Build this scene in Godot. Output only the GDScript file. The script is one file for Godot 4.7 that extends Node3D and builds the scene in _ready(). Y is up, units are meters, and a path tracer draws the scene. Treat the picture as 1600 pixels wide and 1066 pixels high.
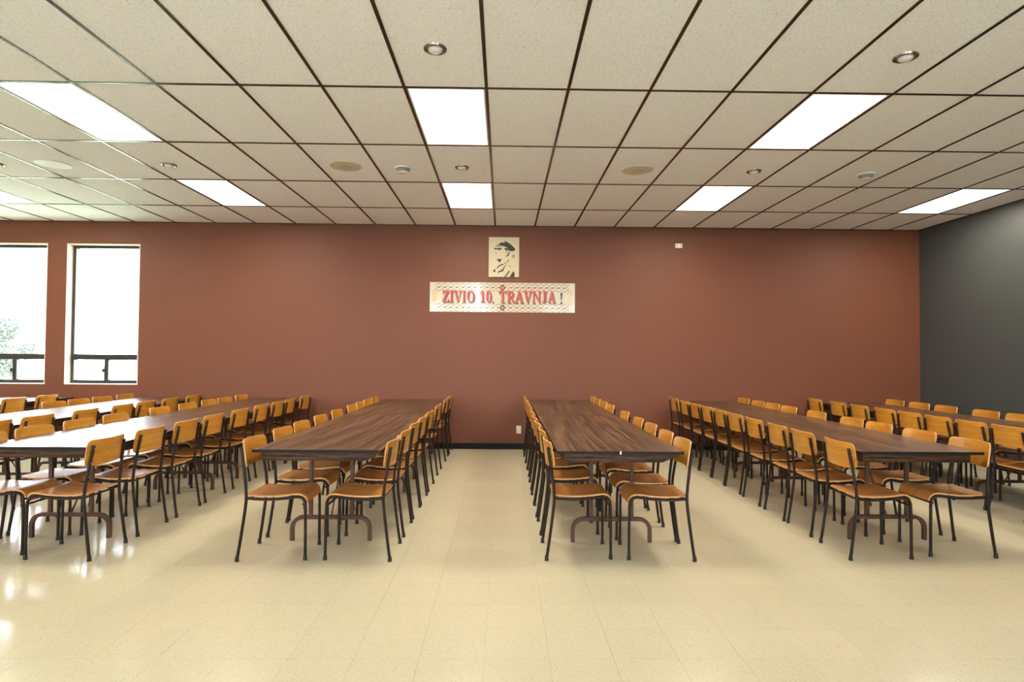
extends Node3D
# A hall with rows of folding tables and plywood chairs, terracotta back wall, dropped ceiling.
# World: x right, y up (floor = 0), the camera looks towards -z. "depth" d means z = -d.

const CAM_H := 1.4404
const WALL_D := 9.085          # depth of the terracotta wall
const RIGHT_X := 6.433
const LEFT_X := -9.75
const REAR_Z := 3.2
const CEIL_H := 3.416
const GX := -0.143             # ceiling grid origin
const GD := 4.370
const TW := 0.6096
const TL := 1.2192
const FLAT := 4294967295

var M := {}
var counts := {}
var rng := RandomNumberGenerator.new()

# ------------------------------------------------------------------ helpers
func numbered(called: String) -> String:
	var n: int = counts.get(called, 0)
	counts[called] = n + 1
	return called if n == 0 else "%s_%03d" % [called, n]

func thing(called: String, label: String, category: String, at := Vector3.ZERO, turn := 0.0, group := "") -> Node3D:
	var o := Node3D.new()
	o.name = numbered(called)
	add_child(o, true)
	o.position = at
	o.rotation.y = turn
	o.set_meta("label", label)
	o.set_meta("category", category)
	if group != "":
		o.set_meta("group", group)
	return o

func structure(called: String) -> Node3D:
	var o := Node3D.new()
	o.name = called
	add_child(o, true)
	o.set_meta("kind", "structure")
	return o

func part(called: String, mesh: Mesh, mat: Material, parent: Node, at := Vector3.ZERO) -> MeshInstance3D:
	var o := MeshInstance3D.new()
	o.name = called
	o.mesh = mesh
	if mat != null:
		o.material_override = mat
	o.position = at
	parent.add_child(o, true)
	return o

func new_st() -> SurfaceTool:
	var st := SurfaceTool.new()
	st.begin(Mesh.PRIMITIVE_TRIANGLES)
	return st

func done(st: SurfaceTool) -> ArrayMesh:
	st.generate_normals()
	return st.commit()

# a, b, c counter-clockwise seen from outside
func tri(st: SurfaceTool, a: Vector3, b: Vector3, c: Vector3, ua: Vector2, ub: Vector2, uc: Vector2) -> void:
	st.set_uv(ua); st.add_vertex(a)
	st.set_uv(uc); st.add_vertex(c)
	st.set_uv(ub); st.add_vertex(b)

func quad(st: SurfaceTool, a: Vector3, b: Vector3, c: Vector3, d: Vector3, ua := Vector2(0, 0), ub := Vector2(1, 0), uc := Vector2(1, 1), ud := Vector2(0, 1)) -> void:
	tri(st, a, b, c, ua, ub, uc)
	tri(st, a, c, d, ua, uc, ud)

# box with bevelled long edges; uv in metres, u runs along the longest way of each face's first axis
func box(st: SurfaceTool, lo: Vector3, hi: Vector3, bev := 0.0) -> void:
	st.set_smooth_group(FLAT)
	if bev <= 0.0:
		_plain_box(st, lo, hi)
		return
	var c := (lo + hi) * 0.5
	var h := (hi - lo) * 0.5
	var g := Vector3(h.x - bev, h.y - bev, h.z - bev)
	# six faces
	for ax in 3:
		for s in [-1.0, 1.0]:
			var u := (ax + 1) % 3
			var v := (ax + 2) % 3
			var p: Array[Vector3] = []
			for k in [[-1, -1], [1, -1], [1, 1], [-1, 1]]:
				var q := Vector3.ZERO
				q[ax] = s * h[ax]
				q[u] = k[0] * g[u]
				q[v] = k[1] * g[v]
				p.append(q + c)
			if s > 0:
				quad(st, p[0], p[1], p[2], p[3], _uv(p[0], ax), _uv(p[1], ax), _uv(p[2], ax), _uv(p[3], ax))
			else:
				quad(st, p[3], p[2], p[1], p[0], _uv(p[3], ax), _uv(p[2], ax), _uv(p[1], ax), _uv(p[0], ax))
	# twelve edges
	for ax in 3:
		var u := (ax + 1) % 3
		var v := (ax + 2) % 3
		for su in [-1.0, 1.0]:
			for sv in [-1.0, 1.0]:
				var a := Vector3.ZERO
				var b := Vector3.ZERO
				a[u] = su * h[u]; a[v] = sv * g[v]
				b[u] = su * g[u]; b[v] = sv * h[v]
				var a0 := a; var a1 := a; var b0 := b; var b1 := b
				a0[ax] = -g[ax]; a1[ax] = g[ax]; b0[ax] = -g[ax]; b1[ax] = g[ax]
				if su * sv > 0:
					quad(st, c + a0, c + b0, c + b1, c + a1, _uv(a0, u), _uv(b0, u), _uv(b1, u), _uv(a1, u))
				else:
					quad(st, c + a1, c + b1, c + b0, c + a0, _uv(a1, u), _uv(b1, u), _uv(b0, u), _uv(a0, u))
	# eight corners
	for sx in [-1.0, 1.0]:
		for sy in [-1.0, 1.0]:
			for sz in [-1.0, 1.0]:
				var px := c + Vector3(sx * h.x, sy * g.y, sz * g.z)
				var py := c + Vector3(sx * g.x, sy * h.y, sz * g.z)
				var pz := c + Vector3(sx * g.x, sy * g.y, sz * h.z)
				if sx * sy * sz > 0:
					tri(st, px, py, pz, Vector2.ZERO, Vector2.ZERO, Vector2.ZERO)
				else:
					tri(st, px, pz, py, Vector2.ZERO, Vector2.ZERO, Vector2.ZERO)

func _uv(p: Vector3, ax: int) -> Vector2:
	if ax == 0:
		return Vector2(p.z, p.y)
	if ax == 1:
		return Vector2(p.z, p.x)
	return Vector2(p.x, p.y)

func _plain_box(st: SurfaceTool, lo: Vector3, hi: Vector3) -> void:
	for ax in 3:
		for s in 2:
			var u := (ax + 1) % 3
			var v := (ax + 2) % 3
			var p: Array[Vector3] = []
			for k in [[0, 0], [1, 0], [1, 1], [0, 1]]:
				var q := Vector3.ZERO
				q[ax] = hi[ax] if s == 1 else lo[ax]
				q[u] = hi[u] if k[0] == 1 else lo[u]
				q[v] = hi[v] if k[1] == 1 else lo[v]
				p.append(q)
			if s == 0:
				p.reverse()
			quad(st, p[0], p[1], p[2], p[3], _uv(p[0], ax), _uv(p[1], ax), _uv(p[2], ax), _uv(p[3], ax))

func box_mesh(lo: Vector3, hi: Vector3, bev := 0.0) -> ArrayMesh:
	var st := new_st()
	box(st, lo, hi, bev)
	return done(st)

# swept tube of circular (or flattened) section along a path
func tube(st: SurfaceTool, path: PackedVector3Array, radii: PackedFloat32Array, sides := 9, cap := true) -> void:
	var rings := []
	var n := path.size()
	var ref := Vector3.ZERO
	for i in n:
		var t: Vector3
		if i == 0: t = path[1] - path[0]
		elif i == n - 1: t = path[n - 1] - path[n - 2]
		else: t = (path[i + 1] - path[i]).normalized() + (path[i] - path[i - 1]).normalized()
		t = t.normalized()
		if ref == Vector3.ZERO:
			ref = Vector3(0, 0, 1) if absf(t.z) < 0.9 else Vector3(1, 0, 0)
		var b := t.cross(ref).normalized()
		ref = b.cross(t).normalized()
		var ring := PackedVector3Array()
		for k in sides:
			var a := TAU * k / sides
			ring.append(path[i] + (ref * cos(a) + b * sin(a)) * radii[i])
		rings.append(ring)
	st.set_smooth_group(0)
	for i in n - 1:
		for k in sides:
			var l := (k + 1) % sides
			quad(st, rings[i][k], rings[i + 1][k], rings[i + 1][l], rings[i][l])
	if cap:
		st.set_smooth_group(FLAT)
		for k in sides:
			var l := (k + 1) % sides
			tri(st, path[0], rings[0][k], rings[0][l], Vector2.ZERO, Vector2.ZERO, Vector2.ZERO)
			tri(st, path[n - 1], rings[n - 1][l], rings[n - 1][k], Vector2.ZERO, Vector2.ZERO, Vector2.ZERO)

func tube_mesh(pts: Array, r: float, sides := 9) -> ArrayMesh:
	var p := PackedVector3Array()
	var rr := PackedFloat32Array()
	for q in pts:
		p.append(q); rr.append(r)
	var st := new_st()
	tube(st, p, rr, sides)
	return done(st)

# lathe round the y axis; profile of Vector2(radius, y) listed so that the outside is on the left going along it
func lathe(profile: Array, seg := 28) -> ArrayMesh:
	var st := new_st()
	for i in profile.size() - 1:
		var p: Vector2 = profile[i]
		var q: Vector2 = profile[i + 1]
		st.set_smooth_group(i)
		for k in seg:
			var a := TAU * k / seg
			var b := TAU * (k + 1) / seg
			var pa := Vector3(cos(a) * p.x, p.y, sin(a) * p.x)
			var pb := Vector3(cos(b) * p.x, p.y, sin(b) * p.x)
			var qa := Vector3(cos(a) * q.x, q.y, sin(a) * q.x)
			var qb := Vector3(cos(b) * q.x, q.y, sin(b) * q.x)
			quad(st, pa, qa, qb, pb)
	return done(st)

# a curved sheet with thickness: grid[i][j] = point, nrm[i][j] = direction of the thickness; surface 0 faces, surface 1 edge
func sheet(grid: Array, nrm: Array, uvs: Array, thick: float, face_mat: Material, edge_mat: Material) -> ArrayMesh:
	var ni := grid.size()
	var nj: int = grid[0].size()
	var st := new_st()
	var back := []
	for i in ni:
		var row := PackedVector3Array()
		for j in nj:
			row.append(grid[i][j] - nrm[i][j] * thick)
		back.append(row)
	for i in ni - 1:
		for j in nj - 1:
			st.set_smooth_group(1)
			quad(st, grid[i][j], grid[i + 1][j], grid[i + 1][j + 1], grid[i][j + 1], uvs[i][j], uvs[i + 1][j], uvs[i + 1][j + 1], uvs[i][j + 1])
			st.set_smooth_group(2)
			quad(st, back[i][j + 1], back[i + 1][j + 1], back[i + 1][j], back[i][j], uvs[i][j + 1], uvs[i + 1][j + 1], uvs[i + 1][j], uvs[i][j])
	st.generate_normals()
	var m: ArrayMesh = st.commit()
	var se := new_st()
	se.set_smooth_group(3)
	for i in ni - 1:
		quad(se, grid[i][0], back[i][0], back[i + 1][0], grid[i + 1][0])
		quad(se, grid[i + 1][nj - 1], back[i + 1][nj - 1], back[i][nj - 1], grid[i][nj - 1])
	for j in nj - 1:
		quad(se, grid[0][j + 1], back[0][j + 1], back[0][j], grid[0][j])
		quad(se, grid[ni - 1][j], back[ni - 1][j], back[ni - 1][j + 1], grid[ni - 1][j + 1])
	se.generate_normals()
	se.commit(m)
	m.surface_set_material(0, face_mat)
	m.surface_set_material(1, edge_mat)
	return m

# ------------------------------------------------------------------ textures and materials
func lin(r: float, g: float, b: float) -> Color:
	return Color(r, g, b).linear_to_srgb()

func mat(col: Color, rough: float, metal := 0.0, spec := 0.5) -> StandardMaterial3D:
	var m := StandardMaterial3D.new()
	m.albedo_color = col
	m.roughness = rough
	m.metallic = metal
	m.metallic_specular = spec
	return m

func noise(freq: float, seed_: int, oct := 3) -> FastNoiseLite:
	var n := FastNoiseLite.new()
	n.noise_type = FastNoiseLite.TYPE_SIMPLEX_SMOOTH
	n.frequency = freq
	n.seed = seed_
	n.fractal_octaves = oct
	return n

# flecked vinyl tile: short streaks of slightly darker and lighter chips
func fleck_texture() -> ImageTexture:
	var s := 512
	var im := Image.create(s, s, false, Image.FORMAT_RGB8)
	im.fill(Color(0.955, 0.955, 0.955))
	var r := RandomNumberGenerator.new()
	r.seed = 11
	for k in 9000:
		var x := r.randi_range(0, s - 1)
		var y := r.randi_range(0, s - 1)
		var t := r.randf()
		var v := r.randf_range(0.80, 0.92) if t < 0.5 else r.randf_range(0.965, 1.0)
		var col := Color(v, v * r.randf_range(0.985, 1.0), v * r.randf_range(0.93, 1.0))
		if t > 0.985:
			col = Color(0.72, 0.66, 0.55)
		var l := r.randi_range(1, 5)
		var dx := r.randi_range(-1, 1)
		for q in l:
			im.set_pixel((x + q + s) % s, (y + dx * (q / 2) + s) % s, col)
			if t < 0.3:
				im.set_pixel((x + q + s) % s, (y + dx * (q / 2) + 1 + s) % s, col)
	im.generate_mipmaps()
	return ImageTexture.create_from_image(im)

# pitted mineral-fibre ceiling tile, colour and relief
func pit_texture(height: bool) -> ImageTexture:
	var s := 512
	var im := Image.create(s, s, false, Image.FORMAT_RGB8)
	im.fill(Color(0.75, 0.75, 0.75) if height else Color(1, 1, 1))
	var r := RandomNumberGenerator.new()
	r.seed = 23
	for k in 5200:
		var x := r.randi_range(0, s - 1)
		var y := r.randi_range(0, s - 1)
		var w := r.randi_range(1, 4)
		var h := r.randi_range(1, 3)
		var v := r.randf_range(0.1, 0.6) if height else r.randf_range(0.72, 0.93)
		for a in w:
			for b in h:
				if (a == 0 or a == w - 1) and (b == 0 or b == h - 1) and w * h > 4:
					continue
				im.set_pixel((x + a) % s, (y + b) % s, Color(v, v, v))
	im.generate_mipmaps()
	return ImageTexture.create_from_image(im)

# straight grained wood; grain runs along u
func grain_texture(w: int, h: int, a: Color, b: Color, fine: float, coarse: float, stretch: float, seed_: int) -> ImageTexture:
	var im := Image.create(w, h, false, Image.FORMAT_RGB8)
	var n1 := noise(fine, seed_, 3)
	var n2 := noise(coarse, seed_ + 1, 2)
	var n3 := noise(0.004, seed_ + 2, 2)
	for y in h:
		for x in w:
			var warp := n3.get_noise_2d(x * 0.5, y) * 9.0
			var f := n1.get_noise_2d(x / stretch, y + warp) * 0.5 + 0.5
			var c := n2.get_noise_2d(x / (stretch * 1.6), y + warp) * 0.5 + 0.5
			var t := smoothstep(0.22, 0.78, 0.5 * f + 0.5 * c)
			im.set_pixel(x, y, a.lerp(b, t))
	im.generate_mipmaps()
	return ImageTexture.create_from_image(im)

# roller stipple of wall paint
func stipple_texture() -> NoiseTexture2D:
	var t := NoiseTexture2D.new()
	t.width = 256
	t.height = 256
	t.seamless = true
	t.noise = noise(0.09, 5, 3)
	return t

func make_materials() -> void:
	var fl := fleck_texture()
	M.tiles = []
	for k in 4:
		var v: float = [1.0, 0.992, 0.986, 1.005][k]
		var m := mat(lin(0.645 * v, 0.580 * v, 0.415 * v), 0.15, 0.0, 0.5)
		m.albedo_texture = fl
		m.uv1_triplanar = true
		m.uv1_world_triplanar = true
		m.uv1_scale = Vector3(1.35, 1.35, 1.35)
		M.tiles.append(m)
	M.screed = mat(lin(0.34, 0.27, 0.16), 0.7)
	var ct := mat(lin(0.91, 0.91, 0.905), 0.95, 0.0, 0.2)
	ct.albedo_texture = pit_texture(false)
	ct.heightmap_enabled = true
	ct.heightmap_texture = pit_texture(true)
	ct.heightmap_scale = 0.15
	ct.uv1_triplanar = true
	ct.uv1_world_triplanar = true
	ct.uv1_scale = Vector3(1.1, 1.1, 1.1)
	M.ceiling_tile = ct
	M.tee = mat(lin(0.022, 0.015, 0.010), 0.24, 0.0, 0.6)
	M.plenum = mat(lin(0.3, 0.3, 0.3), 0.9)
	var sp := stipple_texture()
	M.terracotta = mat(lin(0.146, 0.049, 0.025), 0.55, 0.0, 0.4)
	M.grey = mat(lin(0.050, 0.0555, 0.055), 0.45, 0.0, 0.5)
	M.cream_wall = mat(lin(0.62, 0.55, 0.43), 0.7)
	for m in [M.terracotta, M.grey, M.cream_wall]:
		m.heightmap_enabled = true
		m.heightmap_texture = sp
		m.heightmap_scale = 0.05
		m.uv1_triplanar = true
		m.uv1_world_triplanar = true
		m.uv1_scale = Vector3(4, 4, 4)
	M.baseboard = mat(lin(0.008, 0.010, 0.013), 0.5, 0.0, 0.3)
	M.jamb = mat(lin(0.72, 0.62, 0.50), 0.6)
	M.bronze = mat(lin(0.030, 0.028, 0.028), 0.35, 0.3)
	var gl := mat(Color(1, 1, 1, 0.06), 0.02)
	gl.transparency = BaseMaterial3D.TRANSPARENCY_ALPHA
	M.glass = gl
	# chair ply: amber varnished, grain along u
	M.plys = []
	for k in 3:
		var tx := grain_texture(256, 128, Color(0.66, 0.44, 0.145), Color(0.755, 0.535, 0.20), 0.12, 0.03, 9.0, 40 + 7 * k)
		var m := mat([Color(1, 1, 1), Color(0.97, 0.95, 0.92), Color(1.0, 0.97, 0.92)][k], 0.34, 0.0, 0.5)
		m.albedo_texture = tx
		m.uv1_scale = Vector3(2.4, 4.0, 1)
		m.clearcoat_enabled = true
		m.clearcoat = 0.35
		m.clearcoat_roughness = 0.18
		M.plys.append(m)
	M.ply_edge = mat(Color(0.74, 0.54, 0.31), 0.45)
	M.seat = mat(Color(0.90, 0.85, 0.80), 0.32, 0.0, 0.5)
	M.seat.albedo_texture = grain_texture(256, 128, Color(0.71, 0.48, 0.26), Color(0.85, 0.62, 0.37), 0.10, 0.025, 9.0, 71)
	M.seat.uv1_scale = Vector3(2.4, 4.0, 1)
	M.tube = mat(lin(0.022, 0.014, 0.010), 0.42, 0.0, 0.28)
	M.rubber = mat(lin(0.012, 0.011, 0.010), 0.7)
	M.rivet = mat(lin(0.45, 0.42, 0.38), 0.35, 0.8)
	# walnut laminate
	var lam := mat(Color(1, 1, 1), 0.30, 0.0, 0.5)
	lam.albedo_texture = grain_texture(1024, 512, Color(0.13, 0.088, 0.06), Color(0.47, 0.345, 0.245), 0.20, 0.05, 22.0, 90)
	lam.uv1_scale = Vector3(0.42, 1.05, 1)
	M.laminate = lam
	var apr := mat(Color(0.80, 0.75, 0.70), 0.5, 0.0, 0.3)
	apr.albedo_texture = lam.albedo_texture
	apr.uv1_scale = Vector3(0.9, 2.4, 1)
	M.apron = apr
	M.edge_band = mat(lin(0.012, 0.009, 0.008), 0.5, 0.0, 0.3)
	M.leg_brown = mat(lin(0.080, 0.040, 0.026), 0.45, 0.0, 0.33)
	M.white_metal = mat(lin(0.75, 0.75, 0.72), 0.4)
	var df := mat(lin(0.9, 0.9, 0.88), 0.5)
	df.emission_enabled = true
	df.emission = Color(1.0, 0.985, 0.95)
	df.emission_energy_multiplier = 1.6
	M.diffuser = df
	M.chrome = mat(lin(0.30, 0.27, 0.24), 0.22, 0.9)
	M.lamp_face = mat(lin(0.72, 0.72, 0.68), 0.35)
	M.speaker = mat(lin(0.60, 0.53, 0.41), 0.6)
	M.speaker_core = mat(lin(0.50, 0.43, 0.32), 0.6)
	M.detector = mat(lin(0.72, 0.70, 0.66), 0.45)
	M.detector_dark = mat(lin(0.22, 0.22, 0.21), 0.6)
	M.ivory = mat(lin(0.66, 0.60, 0.42), 0.4)
	M.slot = mat(lin(0.05, 0.04, 0.03), 0.6)
	M.wall_white = mat(lin(0.82, 0.78, 0.70), 0.4)

# ------------------------------------------------------------------ camera and light
func set_camera_and_light() -> void:
	var cam := Camera3D.new()
	cam.name = "camera"
	cam.fov = rad_to_deg(2.0 * atan(533.0 / 927.6))
	cam.near = 0.05
	cam.far = 200.0
	cam.transform = Transform3D(Basis(Vector3.UP, -0.0140) * Basis(Vector3.RIGHT, 0.0228) * Basis(Vector3.BACK, 0.0078), Vector3(0, CAM_H, 0))
	add_child(cam)
	cam.current = true
	var e := Environment.new()
	e.tonemap_mode = Environment.TONE_MAPPER_LINEAR
	e.tonemap_exposure = 1.3
	e.background_mode = Environment.BG_SKY
	var sm := ProceduralSkyMaterial.new()       # even overcast sky
	sm.sky_top_color = Color(0.90, 0.95, 1.0)
	sm.sky_horizon_color = Color(0.96, 0.98, 1.0)
	sm.ground_bottom_color = Color(0.62, 0.62, 0.60)
	sm.ground_horizon_color = Color(0.80, 0.82, 0.82)
	sm.sky_energy_multiplier = 1.0
	sm.ground_energy_multiplier = 1.0
	sm.energy_multiplier = 1.0
	var sky := Sky.new()
	sky.sky_material = sm
	e.sky = sky
	e.background_energy_multiplier = 28.0
	e.sdfgi_enabled = true
	e.ssao_enabled = true
	e.ssil_enabled = true
	var we := WorldEnvironment.new()
	we.name = "environment"
	we.environment = e
	add_child(we)

const LAMP_ENERGY := 4.6
const LAMP_COLOR := Color(1.0, 0.955, 0.87)

# ------------------------------------------------------------------ room shell
func px_to_floor(x: float, d: float) -> Vector2:
	# rough picture position of a floor point, to rank the floor tiles by size in view
	return Vector2(787.0 + 927.6 * x / d, 553.0 + 927.6 * CAM_H / d)

func build_floor() -> void:
	var f := structure("floor")
	part("screed", box_mesh(Vector3(LEFT_X, -0.25, -WALL_D), Vector3(RIGHT_X, -0.0035, REAR_Z)), M.screed, f)
	var p := 0.3075
	var tile := box_mesh(Vector3(-p / 2 + 0.0005, -0.0035, -p / 2 + 0.0005), Vector3(p / 2 - 0.0005, 0.0, p / 2 - 0.0005))
	var spots := []
	var i0 := int(floor((LEFT_X + 0.08) / p))
	var i1 := int(ceil((RIGHT_X + 0.08) / p))
	for i in range(i0, i1):
		for j in range(-25, 20):
			var x := -0.08 + (i + 0.5) * p
			var d := 3.15 + (j + 0.5) * p
			if x - p / 2 < LEFT_X - 0.2 or x + p / 2 > RIGHT_X + 0.2 or d + p / 2 > WALL_D + 0.2 or d - p / 2 < -REAR_Z - 0.2:
				continue
			var seen := false
			if d > 0.5:
				var q := px_to_floor(x, d)
				seen = q.x > -60 and q.x < 1660 and q.y < 1120
			spots.append([x, d, d if seen else 100.0 + absf(d)])
	spots.sort_custom(func(a, b): return a[2] < b[2] if a[2] != b[2] else a[0] < b[0])
	var st := new_st()
	for k in spots.size():
		var s: Array = spots[k]
		var lo := Vector3(maxf(s[0] - p / 2 + 0.0005, LEFT_X), -0.0035, maxf(-s[1] - p / 2 + 0.0005, -WALL_D))
		var hi := Vector3(minf(s[0] + p / 2 - 0.0005, RIGHT_X), 0.0, minf(-s[1] + p / 2 - 0.0005, REAR_Z))
		if hi.x - lo.x < 0.01 or hi.z - lo.z < 0.01:
			continue
		if k < 300:
			part("floor_tile", tile, M.tiles[rng.randi_range(0, 3)], f, Vector3(s[0], 0, -s[1]))
		else:
			box(st, lo, hi)
	var rest := part("floor_tile_field", done(st), M.tiles[0], f)
	rest.set_meta("kind", "stuff")

func build_ceiling() -> void:
	var c := structure("ceiling")
	part("slab", box_mesh(Vector3(LEFT_X - 0.3, CEIL_H + 0.25, -WALL_D - 0.3), Vector3(RIGHT_X + 0.3, CEIL_H + 0.45, REAR_Z + 0.3)), M.plenum, c)
	var tile := box_mesh(Vector3(-TW / 2 + 0.002, 0, -TL / 2 + 0.002), Vector3(TW / 2 - 0.002, 0.018, TL / 2 - 0.002))
	var xs := [LEFT_X]
	var i := -15
	while GX + i * TW < RIGHT_X - 0.02:
		xs.append(GX + i * TW)
		i += 1
	xs.append(RIGHT_X)
	var ds := [-REAR_Z]
	for j in range(-5, 4):
		ds.append(GD + j * TL)
	ds.append(WALL_D)
	for a in xs.size() - 1:
		for b in ds.size() - 1:
			var ci := int(round((xs[a] - GX) / TW))
			var rj := int(round((ds[b] - GD) / TL))
			var whole: bool = absf(xs[a + 1] - xs[a] - TW) < 0.01 and absf(ds[b + 1] - ds[b] - TL) < 0.01
			if whole and is_lamp(ci, rj):
				continue
			if whole:
				part("ceiling_tile", tile, M.ceiling_tile, c, Vector3((xs[a] + xs[a + 1]) / 2, CEIL_H + 0.004, -(ds[b] + ds[b + 1]) / 2))
			else:
				part("ceiling_tile", box_mesh(Vector3(xs[a] + 0.002, CEIL_H + 0.004, -ds[b + 1] + 0.002), Vector3(xs[a + 1] - 0.002, CEIL_H + 0.022, -ds[b] - 0.002)), M.ceiling_tile, c)
	for a in range(1, xs.size() - 1):
		part("main_tee", box_mesh(Vector3(xs[a] - 0.012, CEIL_H - 0.002, -WALL_D), Vector3(xs[a] + 0.012, CEIL_H + 0.004, REAR_Z), 0.0012), M.tee, c)
	for b in range(1, ds.size() - 1):
		part("cross_tee", box_mesh(Vector3(LEFT_X, CEIL_H - 0.0014, -ds[b] - 0.012), Vector3(RIGHT_X, CEIL_H + 0.004, -ds[b] + 0.012), 0.001), M.tee, c)
	# wall angle round the edge of the ceiling
	part("wall_angle", box_mesh(Vector3(LEFT_X, CEIL_H - 0.002, -WALL_D), Vector3(RIGHT_X, CEIL_H + 0.004, -WALL_D + 0.018)), M.tee, c)
	part("wall_angle", box_mesh(Vector3(RIGHT_X - 0.018, CEIL_H - 0.002, -WALL_D + 0.018), Vector3(RIGHT_X, CEIL_H + 0.004, REAR_Z)), M.tee, c)

func is_lamp(ci: int, rj: int) -> bool:
	return posmod(ci + 1, 5) == 0 and rj in [2, 0]

const WIN_W := 1.102
const WIN_X := [-6.645, -8.037, -9.429]   # left edges
const REAR_WIN := [-6.9, -5.5, -1.9, -0.5, 2.6, 4.0]   # right edges as the camera sees them, behind it
const WIN_LO := 0.938
const WIN_HI := 3.078

func build_walls() -> void:
	var w := structure("wall_back")
	var st := new_st()
	var zf := -WALL_D
	var zb := -WALL_D - 0.28
	var top := CEIL_H + 0.25
	box(st, Vector3(LEFT_X - 0.3, -0.25, zb), Vector3(RIGHT_X, WIN_LO, zf))
	box(st, Vector3(LEFT_X - 0.3, WIN_HI, zb), Vector3(RIGHT_X, top, zf))
	var edges := [LEFT_X - 0.3]
	for k in [2, 1, 0]:
		edges.append(WIN_X[k])
		edges.append(WIN_X[k] + WIN_W)
	edges.append(RIGHT_X)
	for k in 4:
		box(st, Vector3(edges[2 * k], WIN_LO, zb), Vector3(edges[2 * k + 1], WIN_HI, zf))
	part("painted_wall", done(st), M.terracotta, w)
	w = structure("wall_right")
	part("painted_wall", box_mesh(Vector3(RIGHT_X, -0.25, zb), Vector3(RIGHT_X + 0.3, top, REAR_Z + 0.3)), M.grey, w)
	w = structure("wall_left")
	part("painted_wall", box_mesh(Vector3(LEFT_X - 0.3, -0.25, zf), Vector3(LEFT_X, top, REAR_Z + 0.3)), M.cream_wall, w)
	# the wall behind the camera, with windows of its own
	w = structure("wall_front")
	st = new_st()
	var ra := REAR_Z
	var rb := REAR_Z + 0.28
	box(st, Vector3(LEFT_X, -0.25, ra), Vector3(RIGHT_X, WIN_LO, rb))
	box(st, Vector3(LEFT_X, WIN_HI, ra), Vector3(RIGHT_X, top, rb))
	edges = [LEFT_X]
	for x in REAR_WIN:
		edges.append(x - WIN_W)
		edges.append(x)
	edges.append(RIGHT_X)
	for k in REAR_WIN.size() + 1:
		box(st, Vector3(edges[2 * k], WIN_LO, ra), Vector3(edges[2 * k + 1], WIN_HI, rb))
	part("painted_wall", done(st), M.cream_wall, w)
	w = structure("baseboard_back")
	part("cove_base", box_mesh(Vector3(LEFT_X, 0, zf), Vector3(RIGHT_X, 0.088, zf + 0.008), 0.002), M.baseboard, w)
	w = structure("baseboard_right")
	part("cove_base", box_mesh(Vector3(RIGHT_X - 0.008, 0, zf + 0.008), Vector3(RIGHT_X, 0.088, REAR_Z), 0.002), M.baseboard, w)
	for k in 3:
		build_window(k + 1, WIN_X[k])
	for k in REAR_WIN.size():
		var rw := build_window(k + 4, 0.0)
		rw.transform = Transform3D(Basis(Vector3.UP, PI), Vector3(REAR_WIN[k], 0, REAR_Z - WALL_D))

func build_window(k: int, x0: float) -> Node3D:
	var w := structure("window_%d" % k)
	var x1 := x0 + WIN_W
	var zf := -WALL_D
	var zi := zf - 0.115            # inner face of the frame
	var zo := zi - 0.07
	var t := 0.012
	# plastered reveal
	part("jamb", box_mesh(Vector3(x0, WIN_LO, zo), Vector3(x0 + t, WIN_HI, zf + 0.001)), M.jamb, w)
	part("jamb", box_mesh(Vector3(x1 - t, WIN_LO, zo), Vector3(x1, WIN_HI, zf + 0.001)), M.jamb, w)
	part("head", box_mesh(Vector3(x0 + t, WIN_HI - t, zo), Vector3(x1 - t, WIN_HI, zf + 0.001)), M.jamb, w)
	part("sill", box_mesh(Vector3(x0 + t, WIN_LO, zo), Vector3(x1 - t, WIN_LO + t, zf + 0.001)), M.jamb, w)
	var a := x0 + t
	var b := x1 - t
	var lo := WIN_LO + t
	var hi := WIN_HI - t
	var fw := 0.045
	part("frame_stile", box_mesh(Vector3(a, lo, zo), Vector3(a + fw, hi, zi), 0.003), M.bronze, w)
	part("frame_stile", box_mesh(Vector3(b - fw, lo, zo), Vector3(b, hi, zi), 0.003), M.bronze, w)
	part("frame_rail", box_mesh(Vector3(a + fw, hi - 0.04, zo), Vector3(b - fw, hi, zi), 0.003), M.bronze, w)
	part("frame_rail", box_mesh(Vector3(a + fw, lo, zo), Vector3(b - fw, lo + 0.05, zi), 0.003), M.bronze, w)
	var m0 := WIN_LO + 0.372
	var m1 := m0 + 0.085
	part("transom", box_mesh(Vector3(a + fw, m0, zo), Vector3(b - fw, m1, zi + 0.01), 0.003), M.bronze, w)
	var mx := (a + b) / 2
	part("meeting_stile", box_mesh(Vector3(mx - 0.032, lo + 0.05, zo + 0.01), Vector3(mx + 0.032, m0, zi), 0.003), M.bronze, w)
	var lt := part("latch", box_mesh(Vector3(mx - 0.058, (lo + m0) / 2 - 0.01, zi - 0.012), Vector3(mx - 0.032, (lo + m0) / 2 + 0.045, zi + 0.012), 0.003), M.bronze, w)
	lt.set_meta("label", "small dark sliding-sash latch")
	var zg := (zi + zo) / 2
	part("pane", box_mesh(Vector3(a + fw, m1, zg - 0.003), Vector3(b - fw, hi - 0.04, zg)), M.glass, w)
	part("pane", box_mesh(Vector3(a + fw, lo + 0.05, zg - 0.003), Vector3(mx - 0.032, m0, zg)), M.glass, w)
	part("pane", box_mesh(Vector3(mx + 0.032, lo + 0.05, zg - 0.003), Vector3(b - fw, m0, zg)), M.glass, w)
	return w

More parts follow.
